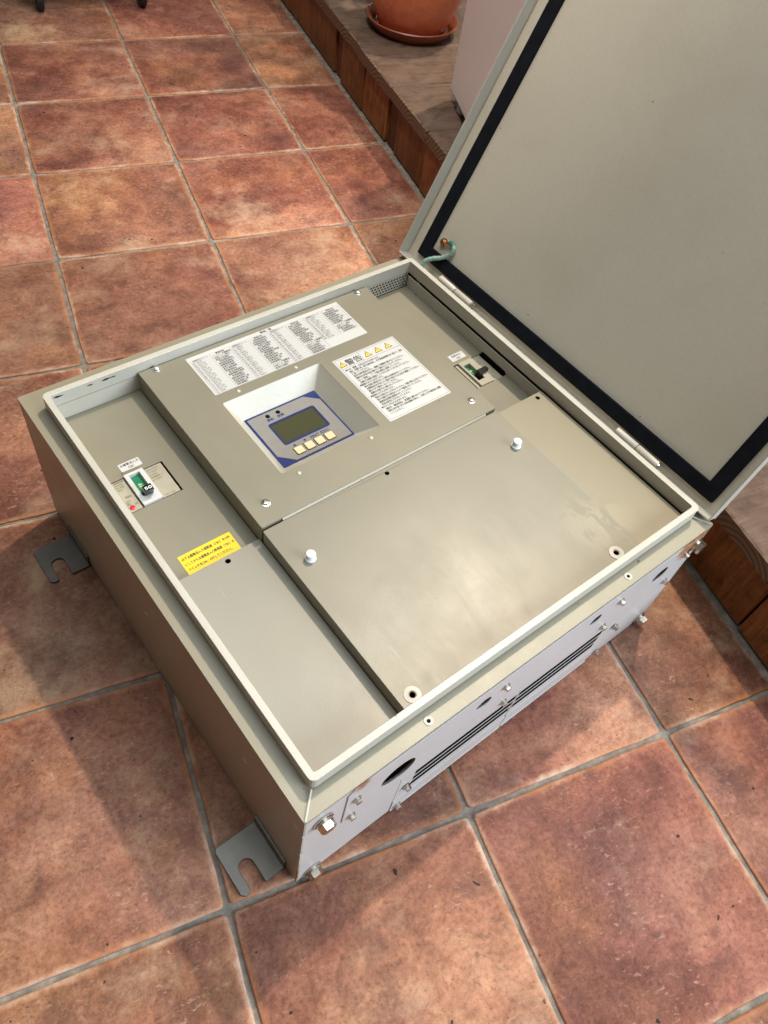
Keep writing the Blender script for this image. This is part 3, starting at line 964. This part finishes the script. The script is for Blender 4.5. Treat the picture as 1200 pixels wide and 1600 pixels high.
bk = part("breaker", MB().box(38.5, 100.5, 410, 462.3, 160, 190), M_BRK, cab, label="breaker in the left recess with a red button")
c1 = breaker(bk, 38.5, 102.6, 410, 462.3, 55.2, 79.5, 211)
mb = MB().loft([[Vector((x, y, 206)) for x, y in ((62, 424), (73.5, 424), (73.5, 434), (62, 434))],
                [Vector((x, y, 226)) for x, y in ((62.3, 417), (73.2, 417), (73.2, 427.5), (62.3, 427.5))]])
tg = part("toggle", mb, M_TOG, bk, bevel=0.7)
Print().text("50", 67.8, 420.0, 6.2, 8.4, 'CENTER').build("rating_lettering", M_WTXT, tg, 226.1)
part("trip_button", MB().lathe([(3.2, -0.4), (3.2, 0.9), (2.6, 1.2)], 18, (43.2, 416.2, 210.4)), M_RED, bk, smooth=40)
pp = Print()
for k in range(5):
    pp.text(["AC/DC 2P 50AF", "Ue 500V", "Icu 2.5kA", "定格電流 A", "JIS C 8201"][k], 81.4, 456.5 - k * 4.3, 2.6, 15 - (k % 3) * 2.5)
pp.text("50A", 42.5, 432, 4.6).text("漏電遮断器", 40, 458, 2.5, 12).text("2P 50AF", 40, 454, 2.5, 10).text("DC 400V", 40, 450, 2.5, 10).text("40℃", 40, 446, 2.5, 6).text("TEST", 47.8, 419, 2.2).text("OFF - ON", 84, 412.4, 2.4, 12)
for k in range(4):
    pp.text(["I n = 50", "60947-2", "TRIP", "RESET"][k], 40, 427.5 - k * 2.0 - 0, 1.7)
pp.build("rating_print", M_BRKI, bk, 210.7)

bk2 = part("breaker", MB().box(541, 586, 353, 405.8, 160, 190), M_BRK, cab, label="breaker in the right recess beside the lid hinge")
mb = MB().box(541.5, 547, 353, 405.8, 190, 208.5).box(571, 588.5, 353, 405.8, 190, 209.6)
part("breaker_face", mb, M_BRK, bk2, bevel=0.5)
sl = rect(549.8, 561.6, 363.5, 397.5)
part("toggle_block", MB().prism(rrect(546.5, 571, 353, 405.8, 0.8, 2), [list(reversed(sl))], 195, 212.2), M_BRK, bk2, bevel=0.6)
part("off_flag", MB().box(549.6, 561.8, 380, 398, 202, 206), M_GREEN, bk2)
Print().text("OFF", 553.5, 386.5, 4.6, 8.0).build("flag_lettering", M_GTXT, bk2, 206.1)
part("toggle_seat", MB().box(549.6, 561.8, 363, 381, 200, 206.5), M_TOG, bk2)
tg = part("toggle", MB().box(555.5, 562.5, 368, 377, 206, 219).box(561, 573.5, 370.0, 377.0, 212.8, 219), M_TOG, bk2, bevel=0.8)
Print().text("CB2", 574, 395, 2.4).text("ON", 574, 360, 2.4).text("50AF 3P", 573, 390, 2.2).build("rating_print", M_BRKI, bk2, 209.8)
part("breaker_gap", MB().box(586, 593, 352.8, 405.8, 170, 186), M_BLACK, bk2)
part("wall_notch", MB().add([(593.1, 352.5, 200), (593.1, 406.5, 200), (593.1, 406, 212.5), (593.1, 403, 215.5), (593.1, 356, 215.5), (593.1, 352.5, 212.5)], [(0, 1, 2, 3, 4, 5)]), M_BLACK, cab)

# ---- front covers, vents, bolts
PF = lambda off: (lambda p: Vector((p.x, -p.z - off, p.y)))
fc = part("front_cover", MB().prism([(50, 133), (53, 128), (131, 126), (131, 121), (489, 121), (489, 126), (600, 126), (604, 130), (604, 222), (601, 226.5), (57, 226.5), (50, 219)],
          [list(reversed(circ(119, 170, 22.5, 28))), list(reversed(circ(233, 193, 11, 20))), list(reversed(circ(413, 195, 10, 20))), list(reversed(circ(541, 183, 14, 20)))], 0, 1.6, T=PF(-0.2)), M_PAINT_FRONT, cab, bevel=0.4)
part("lower_front_plate", MB().prism(rect(2, W - 2, 4, 226), [list(reversed(r_)) for r_ in (circ(119, 170, 24), circ(233, 193, 12), circ(413, 195, 12), circ(541, 183, 16), rect(150, 478, 12, 116))], 0, 0.9, T=PF(-1.0)), M_PAINT_FRONT, cab)
vcs = []
for x0, x1, s0, s1 in ((134, 317.6, 156, 315.5), (319.2, 485, 321, 474)):
    mb = MB().prism([(x0, 8), (x1, 8), (x1, 119), (x0, 119)], [list(reversed(rect(s0, s1, y, y + 15))) for y in (58, 76, 94)], 0, 0.5, T=PF(-0.2))
    mb.box(x0, x1, -2.2, 0.0, 6.4, 8)
    mb.box(x0, x1, -1.2, -0.1, 8, 40)
    vc = part("vent_cover", mb, M_PAINT_FRONT, cab, bevel=0.15)
    part("vent_shade_sheet", MB().box(s0 - 3, s1 + 3, 3, 60, 13, 14).box(s0 - 3, s1 + 3, 60, 61, 13, 118), flat("vent_shade_grey", (0.045, 0.05, 0.045), 0.8), vc)  # dark grey sheets in place of the shade behind the slots
hexp = [(9.0 * math.cos(PI / 3 * k + 0.3), 9.0 * math.sin(PI / 3 * k + 0.3)) for k in range(6)]
TFm = lambda p: Vector((p.x, -p.z, p.y))
bm_ = MB().lathe([(11.5, 0), (11.5, 1.8), (9.2, 1.9), (9.2, 4.4), (8.4, 4.5)], 24, T=TFm)
bm_.prism(hexp, [], 4.5, 10.5, T=TFm).prism([(x * .86, y * .86) for x, y in hexp], [], 10.5, 11.4, T=TFm)
bme = bm_.mesh("bolt", M_BOLT, smooth=30)
for x, h in ((22.5, 199), (21.5, 14), (600, 205), (600, 15)):
    o = link("bolt", bme, cab)
    o.location = (x / 1000, -0.0004, h / 1000)
    o.rotation_euler = (0, random.uniform(0, 1.0), 0)
sm_ = MB().lathe([(5.8, 0), (5.8, 0.9), (4.8, 1.0), (4.8, 2.4), (4.0, 2.5)], 16, T=TFm)
sm_.prism([(x * .42, y * .42) for x, y in hexp], [], 2.5, 5.6, T=TFm)
sme = sm_.mesh("cover_screw", M_BOLT, smooth=30)
for x, h in ((62, 192), (60.5, 141), (147, 76), (144, 12), (264, 199), (280, 137), (456, 199), (453, 140), (507, 84), (506, 12), (587, 192), (578, 137)):
    o = link("cover_screw", sme, cab)
    o.location = (x / 1000, -0.0014, h / 1000)
    o.rotation_euler = (0, random.uniform(0, 1.0), 0)
# weld tabs on the front left edge
for h0, h1, m_ in ((140, 190, M_PAINT_RIM), (85, 125, M_PAINT_RIM), (25, 60, flat("rusty_tab", (0.28, 0.12, 0.04), 0.7, var=0.4))):
    part("edge_tab", MB().box(-0.9, 1.4, -1.0, 1.0, h0, h1), m_, cab, bevel=0.3)
# plug welds along the left side
TL = lambda p: Vector((-p.z, p.x, p.y))
for b_, h in ((591, 192), (563, 150), (568, 12), (314, 152), (317, 13), (103, 158), (11, 190)):
    part("weld_spot", MB().lathe([(4.2, 0), (3.6, 0.5), (2.0, 0.7)], 12, (b_, h, 0), T=lambda p: Vector((-p.z, p.x, p.y))), M_PAINT_RIM, cab, smooth=60)

# ---- mounting brackets
def bracket(b0, flip):
    def T(p):
        return Vector((W + 0 - p.x if flip else p.x, p.y, p.z))
    y0, y1 = b0, b0 + 63
    pts = [(-8, y0)]
    pts += [(-27, y0), (-27, y0 + 26)]
    for k in range(9):
        a = PI * k / 8
        pts.append((-36 + 9 * math.cos(a), y0 + 26 + 9 * math.sin(a)))
    pts += [(-45, y0 + 4), (-47, y0), (-53, y0), (-57, y0 + 4), (-57, y1 - 4), (-54, y1), (0, y1), (0, y0)]
    pts = [q for i, q in enumerate(pts) if i == 0 or q != pts[i - 1]]
    pts = pts[::-1]
    mb = MB().prism(pts, [], 0.4, 4.2, T=T)
    mb.box(-3.2, -0.1, y0, y1, 4.2, 26, T=T)
    return mb
for b0 in (20.5, 511):
    part("mounting_bracket", bracket(b0, False), M_BRKT, cab, bevel=0.5)
    part("mounting_bracket", bracket(b0, True), M_BRKT, cab, bevel=0.5)

# ---- hinged lid (one lid, hinged along the right side)
TH = math.radians(64.57)
def LD(s, b, n):
    return Vector((631.6 + s * math.cos(TH) - n * math.sin(TH), b, 246.1 + s * math.sin(TH) + n * math.cos(TH)))
TLD = lambda p: LD(p.x, p.y, p.z)
S0, S1, B0, B1 = -14.0, 602.0, 4.0, 628.0
mb = MB().box(S0, S1, B0, B1, -1.6, 0, T=TLD)
door = part("lid", mb, M_LID_BRIGHT, cab, label="open beige lid with black foam seal")
mb = MB()
mb.prism(rrect(S0, S1, B0, B1, 2.5, 3), [list(reversed(rrect(S0 + 2, S1 - 2, B0 + 2, B1 - 2, 1, 2)))], -1.9, 22, T=TLD)
part("lid_edge", mb, M_PAINT_RIM, door, bevel=0.7)
mb = MB().prism(rrect(0, 586, 19, 606.6, 1.5, 2), [list(reversed(rrect(19.5, 566.5, 38.5, 587, 1.5, 2)))], 0.05, 6, T=TLD)
part("foam_seal", mb, M_FOAM, door, bevel=1.2)
for b0 in (98, 463):
    hb = part("hinge", MB().lathe([(5.6, 0), (5.6, 34.5), (5.2, 35)], 20, (0, 0, 0), T=lambda p, b0=b0: Vector((612 + p.x, b0 + p.z, 251.5 + p.y))), M_PAINT_RIM, cab, smooth=40)
    part("hinge_knuckle", MB().lathe([(5.2, 36), (5.6, 36.5), (5.6, 71), (5.2, 71.4)], 20, T=lambda p, b0=b0: Vector((612 + p.x, b0 + p.z, 251.5 + p.y))), M_PAINT_RIM, hb, smooth=40)
    part("hinge_pin", MB().lathe([(3.6, -2.2), (3.6, 0.2)], 14, T=lambda p, b0=b0: Vector((612 + p.x, b0 + p.z, 251.5 + p.y))), M_STEEL, hb, smooth=40)
    part("hinge_leaf", MB().box(613, 624, b0 + 3, b0 + 68, 243, 246), M_PAINT_RIM, hb)

# ---- earth wire in its spiral wrap
ctrl = [Vector(q) for q in ((596, 560, 212), (598, 561, 225), (603, 573, 239), (612, 574, 256), (621, 566, 264), (630, 557, 268), (638, 549, 276), (642, 547.5, 284), (644.5, 552, 287), (646, 560, 287))]
def catmull(c, n):
    out = []
    for i in range(len(c) - 1):
        p0, p1, p2, p3 = c[max(i - 1, 0)], c[i], c[i + 1], c[min(i + 2, len(c) - 1)]
        for k in range(n):
            t = k / n
            out.append(0.5 * ((2 * p1) + (p2 - p0) * t + (2 * p0 - 5 * p1 + 4 * p2 - p3) * t * t + (3 * p1 - p0 - 3 * p2 + p3) * t ** 3))
    out.append(c[-1])
    return out
path = catmull(ctrl, 16)
ew = part("earth_wire", MB().tube(path[:-10], lambda i: 3.5 if i % 8 < 6 else 3.15, 12), M_WIRE, cab, smooth=50)
part("wire_end", MB().tube(path[-22:], 3.6, 10), M_WIRE2, ew, smooth=50)
lug = LD(37, 573, 0)
part("wire_lug", MB().tube([Vector(path[-1]), LD(37, 566, 4), LD(37, 573, 3.2)], 2.6, 8).lathe([(6.2, 0), (6.2, 2.0), (4.6, 2.2), (4.6, 6.0), (3.6, 7.2)], 18, T=lambda p: LD(37 + p.x, 573 + p.y, p.z)), M_BRASS, ew, smooth=40)

# ================================================================== POT, SAUCER, PLANT
PX, PY = 0.966, -0.335
sau = MB().lathe([(92, 0), (96, 2), (112, 20), (116, 27), (114, 29), (110, 27), (94, 8), (40, 6)], 48)
so = part("pot_saucer", sau, M_TERRA2, None, smooth=40)
so.location = (PX, PY, 0.1425)
so['label'] = "dark clay saucer under the terracotta pot on the wooden deck"
so['category'] = "saucer"
pot = thing("flower_pot", "round glossy terracotta pot with a leafy plant, standing on the deck", "plant pot", (PX, PY, 0.1500))
pm_ = MB().lathe([(74, 0), (82, 3), (97, 30), (116, 80), (128, 130), (131, 170), (126, 205), (134, 210), (137, 222), (134, 232), (126, 233), (120, 225), (118, 200)], 56)
part("pot_body", pm_, M_TERRA, pot, smooth=45)
part("soil", MB().lathe([(119, 200), (90, 206), (30, 210)], 24), M_SOIL, pot, smooth=60)
rp = random.Random(21)
leafmb, stemmb = MB(), MB()
def leaf(base, direction, L, wd, droop):
    d = direction.normalized()
    side = d.cross(Vector((0, 0, 1))).normalized()
    rows = []
    p_ = Vector(base)
    n_ = 7
    for k in range(n_ + 1):
        t = k / n_
        wv = wd * math.sin(PI * min(1, t * 0.93 + 0.07)) ** 0.8 * (1 - 0.25 * t)
        rows.append((p_.copy(), wv))
        d = (d + Vector((0, 0, -droop / n_))).normalized()
        p_ = p_ + d * (L / n_)
    vs, fs = [], []
    for c_, wv in rows:
        vs += [c_ - side * wv + Vector((0, 0, wv * .25)), c_, c_ + side * wv + Vector((0, 0, wv * .25))]
    for k in range(n_):
        a = k * 3
        fs += [(a, a + 1, a + 4, a + 3), (a + 1, a + 2, a + 5, a + 4)]
    leafmb.add(vs, fs)
def stem(tip, n_leaf, spread):
    b0 = Vector((rp.uniform(-25, 25), rp.uniform(-25, 25), 200))
    tip = Vector(tip)
    midp = b0 * .45 + tip * .55 + Vector((-tip.x * .25, -tip.y * .25, 60))
    pth = [b0.lerp(midp, t).lerp(midp.lerp(tip, t), t) for t in [k / 10 for k in range(11)]]
    stemmb.tube(pth, lambda i: 7 - i * 0.4, 7)
    for k in range(n_leaf):
        t = 0.55 + 0.45 * k / max(1, n_leaf - 1)
        q = b0.lerp(midp, t).lerp(midp.lerp(tip, t), t)
        a = k * 2.4 + rp.random()
        leaf(q, Vector((math.cos(a), math.sin(a), 0.35)), spread * rp.uniform(.8, 1.15), spread * .2, 0.9)
for tip, nl, sp in (((-60, 330, 760), 6, 180), ((-190, 190, 660), 5, 170), ((120, 420, 700), 4, 190)):
    stem(tip, nl, sp)
part("stem", stemmb, M_STEM, pot, smooth=60)
lo = part("foliage", leafmb, M_LEAF, pot, smooth=60)

# ================================================================== WHITE CABINET ON THE DECK
wb = thing("white_cabinet", "plain white metal cabinet on small feet standing on the deck behind the lid", "cabinet", (0.905, -0.690, 0.1425), math.atan2(-0.98, -0.21))
mb = MB().box(0, 460, 0, 430, 22, 640)
part("shell", mb, M_WHITE, wb, bevel=5, seg=3)
for x, y in ((60, 22), (400, 22), (60, 400), (400, 400)):
    part("foot", MB().lathe([(16, 0), (18, 3), (16, 22)], 16, (x, y, 0)), flat("foot_grey", (0.45, 0.46, 0.48), 0.4), wb, smooth=40)

# ================================================================== CART AT THE TOP EDGE
cart = thing("rolling_cart", "black wheeled cart base at the far end of the tiles", "cart", (0.26, 0.36, 0))
part("cart_board", MB().prism(rrect(-190, 190, -168, 190, 20), [], 104, 126), M_CARTB, cart, bevel=2)
for x, y in ((-134, -172), (135, -166), (-134, 160), (135, 160)):
    cs = part("caster", MB().box(x - 14, x - 11, y - 16, y + 16, 26, 92).box(x + 11, x + 14, y - 16, y + 16, 26, 92).box(x - 14, x + 14, y - 16, y + 16, 92, 103.5), M_GREY, cart, bevel=1)
    part("wheel", MB().lathe([(20, -9), (30, -9.5), (33, -6), (33, 6), (30, 9.5), (20, 9)], 28, T=lambda p, x=x, y=y: Vector((x + p.z, y + 6 + p.x, 33.4 + p.y))), M_RUBBER, cs, smooth=40)

# ================================================================== SMALL LITTER
tw = part("twig", MB().tube([(-262, -2000, 1.5), (-248, -1995, 2.4), (-232, -1983, 2.2), (-222, -1972, 1.6)], lambda i: (0.9, 1.3, 1.1, 0.5)[i], 6), M_STEM, None, smooth=60)
tw['label'] = "thin dark curved twig lying on a tile left of the cabinet"
tw['category'] = "twig"
